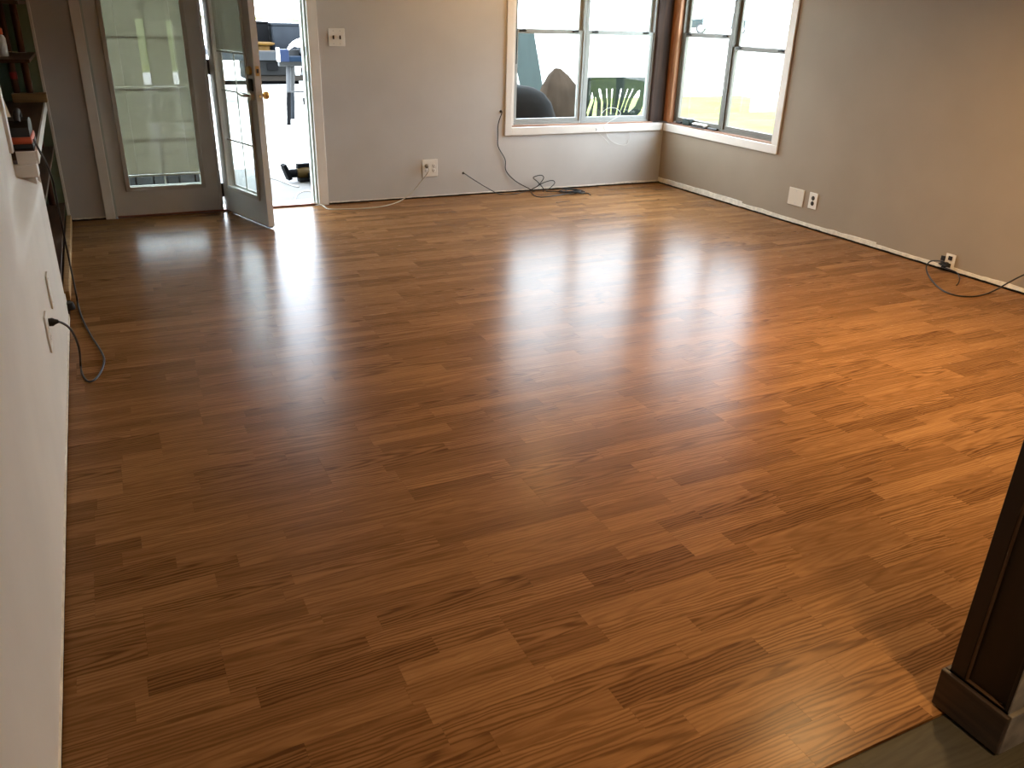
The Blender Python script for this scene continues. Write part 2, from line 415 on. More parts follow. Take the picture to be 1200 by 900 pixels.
# ---- left wall: near solid part bulges back above the outlets; niche with built-in shelves beyond
YJ = 4.30; YJU = 4.20; UP_X = -.352
def lwx(y, z):
    return XL - .085*sstep(2.4, 4.05, y)*sstep(.655, .715, z)
m = MB(); ys = [YF+(2.7-YF)*i/30 for i in range(31)]+[2.7+1.5*i/29 for i in range(1, 30)]+[YJ]; zs = [GAP, .1, .2, .3, .4, .5, .6, .655, .667, .679, .691, .703, .715]+[.715+(CEIL-.715)*i/20 for i in range(1, 21)]
vs = [(lwx(y, z), y, z) for y in ys for z in zs]; nz = len(zs)
# upper part stops at the casing, lower part runs on to the niche jamb
fs = [(i*nz+j, (i+1)*nz+j, (i+1)*nz+j+1, i*nz+j+1) for i in range(60) for j in range(nz-1)
      if not (zs[j+1] > .70 and ys[i+1] > YJU+.005)]
m.add(vs, fs)
m.box(XL-.16, XL-.10, YF, YJU, GAP, CEIL)                       # wall core
m.box(XL-.16, XL-.012, YJU, YJ, GAP, .70)
m.add([(XL-.16,YJ,GAP),(XL,YJ,GAP),(XL,YJ,.70),(XL-.085,YJ,.70),(XL-.16,YJ,.70)], [(0,1,2,3,4)])
me = m.mesh('wall_left', PALEP); 
for p in me.polygons: p.use_smooth = len(p.vertices) == 4 and p.area < .2
wall_left = tag(obj('wall_left', me, None), 'pale grey plastered wall beside the shelf niche with two cover plates', 'wall', None, 'structure')
obj('sole_plate', MB().box(XL-.16, XL-.02, YF, YJ, -.01, GAP), DARKGAP, wall_left)
obj('outer_wall', MB().box(XL-.60, XL-.50, YF, YB, -.01, CEIL), PAINT, wall_left)

# ragged bare plaster along the bottom of the walls
def ragged(parent, p0, p1, nrm, hmin, hmax, seed, t=.003, z0=GAP, step=.035):
    rnd = random.Random(seed); p0, p1, nrm = Vector(p0), Vector(p1), Vector(nrm); L = (p1-p0).length; n = int(L/step)
    vs, fs = [], []; h = rnd.uniform(hmin, hmax); tgt = h
    for i in range(n+1):
        if rnd.random() < .10: tgt = rnd.uniform(hmin, hmax)
        h += (tgt-h)*.35+rnd.uniform(-1, 1)*(hmax-hmin)*.06; h = max(hmin*.6, h)
        b = p0+(p1-p0)*i/n
        for (dz, off) in ((z0-rnd.uniform(0, .004), 0), (z0-rnd.uniform(0, .003), t), (z0+h, t), (z0+h+.001, 0)):
            q = b+nrm*off; vs.append((q.x, q.y, dz))
    for i in range(n):
        for k in range(4): fs.append((i*4+k, i*4+(k+1)%4, (i+1)*4+(k+1)%4, (i+1)*4+k))
    obj('bare_plaster_strip', MB().add(vs, fs), PLASTER, parent)
ragged(wall_back, (1.57, YB, 0), (XR-.003, YB, 0), (0, -1, 0), .004, .02, 3)
ragged(wall_back, (XL+.01, YB, 0), (-.045, YB, 0), (0, -1, 0), .006, .012, 4)
ragged(wall_right, (XR, YB-.003, 0), (XR, 5.3, 0), (-1, 0, 0), .012, .045, 6)
ragged(wall_right, (XR, 5.3, 0), (XR, 3.9, 0), (-1, 0, 0), .022, .034, 7)
ragged(wall_right, (XR, 3.9, 0), (XR, YF, 0), (-1, 0, 0), .012, .05, 8)
ragged(wall_left, (XL, YF, 0), (XL, YJ, 0), (1, 0, 0), .006, .016, 9, .004)

# ---- niche: back panel, far side panel (green), near side
niche = thing('built_in_bookcase', 'dark wooden built-in shelves with green side panel beside the glazed door', 'bookcase', (XL-.2, 5.4, 0))
def nb(name, x0, x1, y0, y1, z0, z1, mt, b=0, parent=niche, smooth=False):
    return obj(name, MB().box(x0-(XL-.2), x1-(XL-.2), y0-5.4, y1-5.4, z0, z1, b), mt, parent, smooth)
XN = XL-.48
nb('back_panel', XN, XN+.012, YJ+.005, YB-.004, .0, CEIL-.004, SHELFW)
nb('side_panel', XN+.0125, -.284, YB-.018, YB-.004, .0, CEIL-.004, GREENP)
nb('edge_strip', -.2835, -.266, YB-.022, YB-.002, .012, CEIL-.004, TRIM, .002)
for z in (.12, .50, 1.09, 1.39, 1.72, 2.05):
    nb('shelf', XN+.0125, -.285, YJ+.01 if z < .8 else 5.62, YB-.0185, z, z+.019, SHELFW, .002)
nb('kick_board', -.292, -.262, 4.62, YB-.0225, .0, .05, TANW, .003)
nb('jamb_stile', -.295, -.268, YJ+.004, YJ+.03, .0, .695, TANW, .002)
nb('base_board', XN+.0125, -.2925, YJ+.035, YB-.0185, .0, .012, SHELFW)
for px in (-.432, -.358):
    for (z0, z1) in ((.139, .4995), (.519, .757), (.866, 1.0895), (1.109, 1.3895), (1.409, 1.7195), (1.739, 2.0495), (2.069, CEIL-.004)):
        obj('pole', MB().lathe([(.019, z0), (.021, z0+.004), (.021, z1-.004), (.019, z1)], (px-(XL-.2), 6.425-5.4, 0), 14), POLEW, niche, True)
obj('red_tape', MB().lathe([(.0213, .95), (.0222, .952), (.0222, .99), (.0213, .992)], (-.432-(XL-.2), 6.425-5.4, 0), 14), mat('red_tape', (.4, .02, .02), .4), niche, True)
# ledge
pts = [(-.700, YJU), (-.262, YJU), (-.290, YB-.03), (-.700, YB-.03)]
lg = MB().prism([(x-(XL-.2), y-5.4) for x, y in pts], 2, .775, .81); obj('ledge', lg, SHELFW, niche)
pts = [(-.2618, YJU-.002), (-.252, YJU-.002), (-.280, YB-.03), (-.2898, YB-.03)]
obj('ledge_fascia', MB().prism([(x-(XL-.2), y-5.4) for x, y in pts], 2, .758, .812), TRIM, niche)
nb('ledge_end_cap', -.335, -.2622, YJU-.012, YJU-.002, .758, .812, TRIM, .002)
nb('ledge_block', -.357, -.264, YJU-.012, YJU+.09, .701, .757, TRIM, .003)
nb('ledge_filler', -.358, -.336, YJU+.002, YJU+.04, .758, .774, mat('lilac_filler', (.2, .16, .17), .7))
nb('cross_board', -.462, -.266, 6.36, 6.46, .811, .865, TANW, .003)
# casing of the niche opening
struct('trim_1', MB().box(-.365, -.338, 4.135, 4.1998, .813, CEIL-.002, .003), TRIM, 'pale painted casing at the edge of the shelf niche', 'trim')

# ================================================================== DOORS
struct('trim_2', MB().box(-.045, .018, YB-.016, YB+.002, 0, DZ+.06, .004), TRIM, 'white door casing beside the bookcase', 'trim')
struct('trim_3', MB().box(1.486, 1.562, YB-.016, YB+.002, 0, DZ+.06, .004), TRIM, 'white door casing beside the double light switch', 'trim')
struct('trim_4', MB().box(.0185, 1.4855, YB-.016, YB+.002, DZ, DZ+.06, .004), TRIM, 'white head casing above the double door', 'trim')
fr = MB().box(DX0, DX0+.012, YB, YB+TH, 0, DZ).box(DX1-.03, DX1-.001, YB+.003, YB+.11, 0, DZ-.001).box(DX1-.045, DX1-.03, YB+.05, YB+.11, 0, DZ-.001)
dframe = thing('door_frame', 'grey green door jambs and wooden threshold of the double door', 'door frame', (0, YB, 0), kind='structure')
GREYJ = mat('jamb_grey', (.42, .46, .42), .5)
def df(name, mb, mt): return obj(name, mb, mt, dframe)
df('jamb', MB().box(DX0+.001, DX0+.012, .003, TH, 0, DZ-.001), GREYJ)
df('jamb', MB().box(DX1-.022, DX1-.001, .003, TH-.02, 0, DZ-.001), GREYJ)
df('stop', MB().box(DX0-.015, DX0+.045, .066, TH-.002, .0, DZ-.001), GREYJ)
df('stop', MB().box(DX1-.034, DX1-.0221, .055, TH-.02, 0.02, DZ-.001), GREYJ)
df('mullion', MB().box(.748, .764, .0, .10, .016, DZ-.001), DOORP)
df('threshold', MB().box(DX0+.013, DX1-.0225, .002, .062, 0.0, .014, .003), THRESH)
df('sill', MB().box(DX0+.013, DX1-.0225, .0621, .20, -.06, .010, .004), STEEL)
for hz_ in (.16, 1.02, 1.86): df('hinge', MB().box(.7642, .7795, .0005, .004, hz_-.05, hz_+.05, .001), DKMETAL)
df('strike_plate', MB().box(DX1-.0232, DX1-.0221, .015, .045, .92, .99), DKMETAL)
df('strike_plate', MB().box(DX1-.0232, DX1-.0221, .015, .045, 1.10, 1.16), DKMETAL)

def leaf_parts(root, W, blind_to, zb=.018, H=2.03, T=.044, lx0=.098, lx1=None, lz0=.20, seed=1, muntin_x=True):
    """door leaf in local space: x 0..W, y 0..T (room side at y=0), z .012.."""
    lx1 = lx1 or W-.105; lz1 = H-.14
    m = MB().box(0, lx0, 0, T, zb, H).box(lx1, W, 0, T, zb, H).box(lx0, lx1, 0, T, zb, lz0).box(lx0, lx1, 0, T, lz1, H)
    obj('leaf', m, DOORP, root)
    fw = .028
    for (y0, y1) in ((-.012, -.0002), (T+.0002, T+.012)):
        m = MB().box(lx0-fw*.6, lx0+fw*.5, y0, y1, lz0-fw*.6, lz1+fw*.6, .004).box(lx1-fw*.5, lx1+fw*.6, y0, y1, lz0-fw*.6, lz1+fw*.6, .004)
        m.box(lx0+fw*.5, lx1-fw*.5, y0, y1, lz0-fw*.6, lz0+fw*.5, .004).box(lx0+fw*.5, lx1-fw*.5, y0, y1, lz1-fw*.5, lz1+fw*.6, .004)
        obj('lite_frame', m, LITE, root)
    obj('pane', MB().box(lx0+.001, lx1-.001, .009, .012, lz0+.001, lz1-.001), GLASS, root)
    obj('pane', MB().box(lx0+.001, lx1-.001, T-.012, T-.009, lz0+.001, lz1-.001), GLASS, root)
    bz = lz1-.03
    m = MB(); z = bz
    x0, x1 = lx0+.012, lx1-.012
    while z > blind_to+.012:
        m.add([(x0, .0185, z-.0062), (x1, .0185, z-.0062), (x1, .0235, z+.0062), (x0, .0235, z+.0062)], [(0, 1, 2, 3)])
        z -= .0108
    bl = obj('blind_slats', m, BLIND, root); bl['kind'] = 'stuff'
    obj('blind_rail', MB().box(x0, x1, .016, .026, blind_to-.006, blind_to+.008, .002), BLIND, root)
    for x in (x0+.07, x1-.07): obj('blind_cord', MB().tube([(x, .0170, bz), (x, .0170, blind_to)], .0009, 6), WHITEC, root)
    mz = [lz0+(lz1-lz0)*k/5 for k in range(1, 5)]
    for z in mz: obj('muntin', MB().box(lx0+.001, lx1-.001, .0275, .0315, z-.006, z+.006), LITE, root)
    if muntin_x: 
        xm = (lx0+lx1)/2; obj('muntin', MB().box(xm-.006, xm+.006, .0276, .0314, lz0+.001, lz1-.001), LITE, root)
d1 = thing('door_1', 'closed glazed door leaf with lowered blind beside the bookcase', 'door', (.033, YB+.012, 0), kind='structure')
leaf_parts(d1, .713, .285, .0145)
d2 = thing('door_2', 'open glazed door leaf swung into the room with lever handle', 'door', (.778, YB+.006, 0), math.atan2(-.959, .268), kind='structure')
LW = .712
leaf_parts(d2, LW, 1.13)
# hardware on the open leaf
hz = .88
h = obj('lever_handle', MB().lathe([(.0,-.026),(.031,-.026),(.033,-.006),(.033,-.0005),(.0,-.0005)], (LW-.058, 0, hz), 20, 'y'), NICKEL, d2, True)
obj('lever', MB().tube(smoothpath([(0,-.026,0),(0,-.05,0),(-.012,-.058,0),(-.05,-.058,.002),(-.105,-.056,.012)], 5), .0085, 10), NICKEL, h, True, (LW-.058, 0, hz))
obj('escutcheon', MB().box(LW-.088, LW-.028, -.012, -.0005, hz+.028, hz+.105, .008), BLACKP, d2, True)
h2 = obj('knob', MB().lathe([(.0,.0445),(.03,.0445),(.03,.052),(.012,.056),(.012,.075),(.024,.080),(.027,.098),(.02,.110),(.0,.112)], (LW-.058, 0, hz), 20, 'y'), BRASS, d2, True)
obj('deadbolt_turn', MB().lathe([(.0,-.018),(.025,-.018),(.028,-.004),(.028,-.0005),(.0,-.0005)], (LW-.058, 0, hz+.155), 20, 'y'), BRASS, d2, True)
obj('latch_plate', MB().box(LW+.0002, LW+.0015, .010, .034, hz-.03, hz+.03), NICKEL, d2)
obj('latch_bolt', MB().box(LW+.0016, LW+.010, .015, .029, hz-.009, hz+.009, .003), BRASS, d2)
obj('latch_plate', MB().box(LW+.0002, LW+.0015, .010, .034, hz+.125, hz+.185), BRASS, d2)
obj('latch_bolt', MB().box(LW+.0016, LW+.004, .014, .030, hz+.142, hz+.168, .002), DKMETAL, d2)
for z in (.16, 1.02, 1.86):
    obj('hinge', MB().tube([(-.010,.004,z-.045),(-.010,.004,z+.045)], .0062, 10).box(-.010, -.0002, .004, .006, z-.045, z+.045), DKMETAL, d2, True)
obj('door_sweep', MB().box(.004, LW-.004, .008, .036, .008, .0178), BLACKR, d2)

# ================================================================== CORNER WINDOW
def window(name, label, org, rz, casing, units, meet, zt, mtl, side):
    """local x runs along the wall, local y=0 at the room face, +y outwards"""
    t = thing(name, label, 'window', org, rz, kind='structure')
    for c in casing: obj('casing', MB().box(*c, .004), TRIM, t)
    x0, x1 = min(u[0] for u in units), max(u[1] for u in units)
    obj('sill', MB().box(x0-.03, x1+.02, .003, TH-.01, .5482, .558), SILLW, t)
    obj('head', MB().box(x0-.03, x1+.02, .003, TH-.01, zt+.001, zt+.02), SILLW, t)
    for i, (a, b) in enumerate(units):
        zm = meet[i]; f = .018
        fr = MB().box(a, a+f, .045, .11, .558, zt).box(b-f, b, .045, .11, .558, zt).box(a+f, b-f, .045, .11, .558, .558+f).box(a+f, b-f, .045, .11, zt-f, zt)
        obj('frame', fr, mtl, t)
        s = .030
        for (z0, z1, y0, nm) in ((.577, zm+.012, .055, 'lower_sash'), (zm-.012, zt-f-.001, .082, 'upper_sash')):
            xa, xb = a+f+.001, b-f-.001
            o = obj(nm, MB().box(xa, xa+s, y0, y0+.022, z0, z1).box(xb-s, xb, y0, y0+.022, z0, z1).box(xa+s, xb-s, y0, y0+.022, z0, z0+s).box(xa+s, xb-s, y0, y0+.022, z1-s, z1), mtl, t)
            obj('pane', MB().box(xa+s-.003, xb-s+.003, y0+.009, y0+.013, z0+s-.003, z1-s+.003), GLASS, o)
        for fx in (.13, .86):
            xx = a+(b-a)*fx
            obj('latch', MB().box(xx-.03, xx+.03, .046, .0548, zm-.004, zm+.010, .002).box(xx-.008, xx+.022, .040, .046, zm+.002, zm+.014, .002), DKMETAL, t)
    return t
w1 = window('window_1', 'double aluminium window with white casing in the wall beside the door', (0, YB, 0), 0,
    [(3.093, 3.157, -.016, -.0005, .480, WZ1+.06), (3.157, 4.708, -.016, -.0005, .480, .546), (3.157, 4.708, -.016, -.0005, WZ1, WZ1+.06)],
    [(3.178, 3.862), (3.866, 4.580)], (1.298, 1.298), WZ1-.022, ALU, 0)
obj('jamb', MB().box(3.158, 3.1778, .003, TH-.01, .5585, WZ1-.022), TRIM, w1)
# right wall: local x = -world y, measured from the corner
w2 = window('window_2', 'double bronze window with white casing in the wall with outlets', (XR, YB, 0), -math.pi/2,
    [(.018, 1.520, -.016, -.0005, .480, .546), (1.452, 1.520, -.016, -.0005, .5462, WZ1+.06), (.018, 1.4519, -.016, -.0005, WZ1, WZ1+.06)],
    [(.082, .755), (.759, 1.428)], (1.300, 1.216), WZ1-.022, ALUD, 1)
obj('jamb', MB().box(1.4282, 1.452, .003, TH-.01, .5585, WZ1-.022), TRIM, w2)
# corner post between the two windows
pst = thing('trim_5', 'brown wooden corner post between the two windows', 'post', (XR, YB, 0), kind='structure')
obj('post_board', MB().box(-.143, .0, .012, .13, .5582, WZ1-.002, .003), wood_mat('dark_post_wood', (.022, .010, .006), (.055, .025, .014), .8, 'z'), pst)
obj('post_board', MB().box(.004, .13, -.0795, .0118, .5582, WZ1-.002, .003), POSTW, pst)
obj('post_core', MB().box(.0002, .13, .0122, .13, .5582, WZ1-.002), POSTW, pst)

# ================================================================== COLUMN at the laminate edge
CXa, CXb, CYa, CYb = 1.515, 1.78, .685, .822
colm = thing('wooden_column', 'dark stained panelled wooden column standing at the laminate edge', 'column', (1.63, .74, 0))
def cb(name, x0, x1, y0, y1, z0, z1, mt, b=0): return obj(name, MB().box(x0-1.63, x1-1.63, y0-.74, y1-.74, z0, z1, b), mt, colm)
cb('core', CXa+.010, CXb-.010, CYa+.010, CYb-.001, .0, CEIL-.001, JAMBW)
cb('stile', CXa, CXa+.0098, CYb-.036, CYb, .106, CEIL-.001, JAMBW, .002)
cb('stile', CXa, CXa+.0098, CYa, CYa+.008, .106, CEIL-.001, JAMBW, .002)
BEAD = wood_mat('bead_wood', (.035, .018, .010), (.07, .04, .022), .35, 'z')
cb('bead', CXa+.0005, CXa+.0098, CYb-.0395, CYb-.0362, .1065, CEIL-.001, BEAD, .001)
cb('bead', CXa+.0005, CXa+.0098, CYa+.0082, CYb-.040, .1065, .110, BEAD, .001)
BASEW = wood_mat('scuffed_base_wood', (.016, .010, .007), (.055, .035, .024), .5, 'y', 1.2)
WORN = mat('worn_grey_wood', (.16, .145, .13), .7, noise=.5, nscale=14, bump=.3, bscale=30)
REDW = wood_mat('red_stained_wood', (.05, .014, .008), (.13, .042, .022), .45, 'z')
cb('base_trim', CXa-.012, CXa-.0002, CYa-.012, CYb+.012, .004, .104, BASEW, .003)
cb('base_trim', CXa, CXb, CYb+.0002, CYb+.012, .002, .104, BASEW, .003)
cb('base_trim', CXa, CXb, CYa-.012, CYa-.0002, -.003, .104, WORN, .003)
cb('face_board', CXa, CXa+.045, CYa-.004, CYa-.0002, .106, CEIL-.001, WORN, .002)
cb('face_board', CXa+.0455, CXb, CYa-.003, CYa+.0098, .106, CEIL-.001, REDW, .002)

# ================================================================== LAMPS
def ceiling_lamp(x, y, label, power, r=.14, spread=150, col=(1.0, .63, .28)):
    t = thing('ceiling_lamp', label, 'lamp', (x, y, CEIL-.075))
    obj('canopy', MB().lathe([(0,.0745),(r*1.02,.0745),(r*1.05,.06),(r,.05),(0,.05)], n=32), NICKEL, t, True)
    obj('diffuser', MB().lathe([(0,.0),(r*.45,.004),(r*.8,.02),(r*.97,.045),(r*.97,.0498),(0,.0498)], n=32), EMITW, t, True)
    ld = bpy.data.lights.new('lamp_light', 'AREA'); ld.shape = 'DISK'; ld.size = r*2; ld.energy = power; ld.color = col; ld.spread = math.radians(spread)
    lo = bpy.data.objects.new('lamp_light', ld); COL.objects.link(lo); lo.parent = t; lo.location = (0, 0, -.012)
    return t
ceiling_lamp(3.10, 5.62, 'round frosted ceiling lamp near the corner window', 11, r=.11, spread=180, col=(1.0, .54, .18))
ceiling_lamp(1.27, -.30, 'round frosted ceiling lamp in the kitchen behind the column', 15, spread=100)
ceiling_lamp(3.05, 2.30, 'round frosted ceiling lamp in the middle of the room', 50, spread=140)

# ================================================================== PLATES AND CORDS
def plate(name, label, cat, org, rz, w, h, mtl, duplex=(), toggles=(), group=None, blank=False):
    """local x right, -y towards the room, centred"""
    t = thing(name, label, cat, org, rz, group)
    obj('cover', MB().box(-w/2, w/2, -.0065, -.0002, -h/2, h/2, .0025), mtl, t)
    for (x, rm) in duplex:
        for z in (-.0195, .0195):
            r = obj('receptacle', MB().lathe([(0,-.0085),(.0145,-.0085),(.0165,-.0075),(.0165,-.0066),(0,-.0066)], (x, 0, z), 18, 'y'), rm, t, True)
            obj('slot', MB().box(x-.008, x-.0055, -.0088, -.0086, z-.002, z+.007).box(x+.0055, x+.008, -.0088, -.0086, z-.002, z+.007).box(x-.002, x+.002, -.0088, -.0086, z-.010, z-.006), SLOT, r)
    for x in toggles:
        obj('toggle_slot', MB().box(x-.006, x+.006, -.0075, -.0066, -.013, .013), DKMETAL, t)
        obj('toggle', MB().box(x-.004, x+.004, -.018, -.0076, -.006, .008, .002), BROWNR, t)
    if not duplex and not blank:
        pass
    for x in sorted(set([q[0] for q in duplex])) or ([0] if blank else list(toggles)):
        for z in ((0,) if duplex else (-h*.36, h*.36)):
            obj('screw', MB().lathe([(0,-.0075),(.003,-.0075),(.0035,-.0066),(0,-.0066)], (x, 0, z), 10, 'y'), STEEL, t)
    return t
plate('light_switch', 'white double light switch plate beside the door casing', 'light switch', (1.700, YB, 1.227), 0, .122, .122, PLATE, toggles=(-.025, .025))
plate('wall_outlet', 'white four-socket outlet with a beige plug under the window wall', 'outlet', (2.420, YB, .243), 0, .135, .140, PLATE, duplex=((-.033, PLATE), (.033, PLATE)))
plate('blank_plate', 'almond blank square cover plate beside the brown outlet', 'wall plate', (XR, 4.710, .204), -math.pi/2, .158, .128, ALMOND, blank=True)
plate('wall_outlet', 'white outlet with dark brown sockets beside the blank plate', 'outlet', (XR, 4.535, .209), -math.pi/2, .082, .118, PLATE, duplex=((0, BROWNR),))
zc = .395
plate('blank_plate', 'white cover plate on the plastered wall near the shelf niche', 'wall plate', (lwx(3.475, zc)+.001, 3.475, zc), math.pi/2, .075, .13, PLATE, blank=True)
plate('wall_outlet', 'white outlet with black plug on the plastered wall', 'outlet', (lwx(3.08, .363)+.001, 3.08, .363), math.pi/2, .078, .13, PLATE, duplex=((0, PLATE),))

def cord(name, label, pts, r, mtl, plug=None, cat='cord', n=6, sides=8, group=None):
    t = obj(name, MB().tube(smoothpath(pts, n), r, sides), mtl, None, True); tag(t, label, cat, group)
    return t
def P_back(px, py, off=.012): return at(px, py, 1, YB-off)
def P_floor(px, py, z=.005): return at(px, py, 2, z)
# beige cord from the outlet along the wall and out of the door
pts = [Vector((2.387, YB-.045, .262)), Vector((2.385, YB-.06, .225)), P_back(494, 212, .045), P_back(483, 225, .04), P_floor(468, 236), P_floor(450, 241.5), P_floor(430, 244),
       P_floor(405, 245.2), P_floor(385, 244.8), Vector((1.50, YB-.035, .006)), Vector((1.447, YB-.01, .019)), Vector((1.44, YB+.06, .020)), Vector((1.40, YB+.16, .016)),
       Vector((1.36, YB+.23, -.04)), Vector((1.33, YB+.32, GZ+.008)), at(346, 232, 2, GZ+.006), at(350, 226, 2, GZ+.006), at(360, 223.5, 2, GZ+.006), at(372, 226, 2, GZ+.006)]
c = cord('extension_cord', 'beige extension cord running from the outlet along the wall out of the door', pts, .0042, BEIGEC)
obj('plug', MB().lathe([(0,-.010),(.016,-.010),(.017,-.028),(.009,-.042),(.005,-.052),(0,-.052)], (2.387, YB, .262), 14, 'y'), mat('grey_plug', (.25, .24, .21), .5), c, True)
# black cable out of the hole beside the window, coiled on the floor
def hole(x, z): return MB().lathe([(0,-.003),(.009,-.003),(.011,-.0005),(0,-.0005)], (x, YB, z), 14, 'y')
hb = at(587, 130.5, 1, YB-.004); ha = at(543, 203, 1, YB-.004)
def coil(c, n, rx, ry, rz_, seed, t0=0):
    rnd = random.Random(seed); out = []
    for k in range(n):
        a = t0+k*2*math.pi/7
        out.append(Vector((c[0]+rx*math.cos(a)*rnd.uniform(.75, 1.1), c[1]+ry*math.sin(a)*rnd.uniform(.6, 1.1), max(.004, c[2]+rz_*rnd.uniform(0, 1)))))
    return out
pile = P_floor(668, 226, .01)
pts = [hb, hb+Vector((0, -.02, -.01)), P_back(584, 145, .02), P_back(583.5, 160, .012), P_back(584, 172, .012), P_back(592, 187, .012), P_back(593, 200, .012), P_back(604, 212, .015),
       P_back(620, 221, .03), P_back(632, 229, .06)+Vector((0,0,.015)), P_back(637, 222, .07), P_back(630, 213, .05), P_back(625, 208, .035), P_back(634, 205.3, .03), P_back(637, 209, .03), P_back(630, 218, .04), P_floor(622, 223.5, .006),
       P_floor(634, 231, .005)] + coil((pile.x, pile.y, .004), 17, .11, .06, .035, 3)
c = cord('coax_cable', 'black cable hanging from a hole beside the window and coiled on the floor', pts, .004, BLACKR, n=6)
obj('hole', hole(hb.x, hb.z), SLOT, c)
pts = [ha, ha+Vector((.008, -.02, -.003)), P_back(556, 211, .03), P_back(570, 219.5, .05), P_floor(586, 227.5, .004), P_floor(605, 226.8, .004), P_floor(622, 222.5, .004), P_back(636, 214.5, .03), P_back(647, 211.5, .02), P_back(650, 214.5, .03),
       P_back(645, 220, .045), P_floor(640, 224, .006), P_floor(650, 224.5, .004)] + coil((pile.x+.03, pile.y-.01, .006), 14, .11, .055, .03, 8, 2) + [P_floor(680, 226.5), P_floor(689, 226.5), P_floor(692, 228.5)]
c = cord('coax_cable', 'black cable from a hole low in the grey wall to the coil on the floor', pts, .004, BLACKR, n=6)
obj('hole', hole(ha.x, ha.z), SLOT, c)
a, b = P_floor(652, 237.3, .003), P_floor(668, 235.5, .002)
t = thing('nail', 'small loose nail lying on the laminate near the coiled cable', 'nail', a)
obj('shank', MB().tube([(0,0,0), b-a], .0018, 8), DKMETAL, t, True)
obj('head', MB().tube([(-.0015,.0002,0), (.0015,-.0002,0)], .0042, 10), DKMETAL, t)
# white loops of thin wire on the window sill
pts = [at(705, 133, 1, YB+.05), at(712, 127, 1, YB+.04), at(722, 127, 1, YB+.03), at(727, 134, 1, YB+.02), at(715, 142, 1, YB-.019), at(708, 147, 1, YB-.020), at(708, 150, 1, YB-.02), at(714, 163, 1, YB-.006), at(724, 169, 1, YB-.006), at(734, 169.5, 1, YB-.006), at(737, 163, 1, YB-.008), at(738, 155, 1, YB-.019), at(740, 150, 1, YB-.02)]
cord('thin_wire', 'thin white wire looped over the window sill casing', pts, .0018, WHITEC, cat='wire', sides=6)
pts = [at(699, 153, 1, YB-.018), at(704, 158, 1, YB-.006), at(712, 166, 1, YB-.006), at(714, 170, 1, YB-.005)]
cord('thin_wire', 'short white wire end hanging below the small hook on the casing', pts, .0016, WHITEC, cat='wire', sides=6)
hk = at(698, 151.5, 1, YB-.016)
tag(obj('hook', MB().tube(smoothpath([(0,0,.006),(0,-.012,.006),(0,-.016,0),(0,-.010,-.008),(0,-.004,-.006)], 4), .0018, 8), DKMETAL, None, True, hk), 'tiny dark screw hook on the white sill casing', 'hook')
# blind wand in the left window pane
wa = at(607, 0, 1, YB+.035)
wt = thing('blind_wand', 'thin grey blind wand hanging in front of the window', 'wand', (wa.x, YB+.035, WZ1-.024))
obj('rod', MB().tube([(0,0,0),(0,0,-(WZ1-.024)+at(607, 75, 1, YB+.035).z)], .0036, 8), mat('wand_grey', (.02, .022, .022), .5, spec=.1), wt, True)
obj('hook', MB().tube(smoothpath([(0,0,-.012),(.006,0,-.004),(0,0,.0),(-.005,0,-.003)], 4), .0015, 6), STEEL, wt, True)

# right wall low outlet with black cord
ox = Vector((XR, 3.32, .07))
t = thing('wall_outlet', 'low damaged outlet with black plug at the foot of the wall', 'outlet', ox, -math.pi/2)
obj('cover', MB().box(-.035, .035, -.0075, -.0042, -.055, .042, .002), PLATE, t)
for z in (-.03, .016): obj('receptacle', MB().box(-.014, .014, -.012, -.0077, z-.013, z+.013, .003), DKMETAL, t)
obj('bracket', MB().box(-.062, -.036, -.016, -.004, -.01, .02, .002).box(-.060, -.040, -.012, -.004, -.045, -.025, .002), DKMETAL, t)
pts = [Vector((XR-.02, 3.33, .045)), Vector((XR-.05, 3.36, .045)), at(1112, 312, 0, XR-.06), at(1105, 307, 0, XR-.06), at(1096, 305.5, 0, XR-.05), at(1089, 307, 0, XR-.05), P_floor(1085.5, 314, .004), P_floor(1089, 324), P_floor(1098, 335), P_floor(1110, 343), P_floor(1126, 347), P_floor(1143, 347.2), P_floor(1158, 343.5),
       P_floor(1170, 338, .03), at(1183, 330.5, 0, XR-.10), at(1200, 322, 0, XR-.03), at(1225, 312, 0, XR-.03), Vector((XR-.03, 2.3, .28)), Vector((XR-.03, 2.1, .20))]
c = cord('extension_cord', 'black power cord looping over the laminate from the low outlet', pts, .0045, BLACKR)
obj('plug', MB().box(XR-.048, XR-.013, 3.318, 3.342, .028, .060, .005), BLACKR, c)
pts = [Vector((XR-.05, 3.34, .03)), at(1119, 318, 0, XR-.05), P_floor(1124, 324, .01), P_floor(1124, 330), P_floor(1121, 334)]
lw = obj('loose_wire', MB().tube(smoothpath(pts, 6), .003, 8), BLACKR, t, True)
lw.matrix_parent_inverse = (Matrix.Translation(ox) @ Matrix.Rotation(-math.pi/2, 4, 'Z')).inverted()

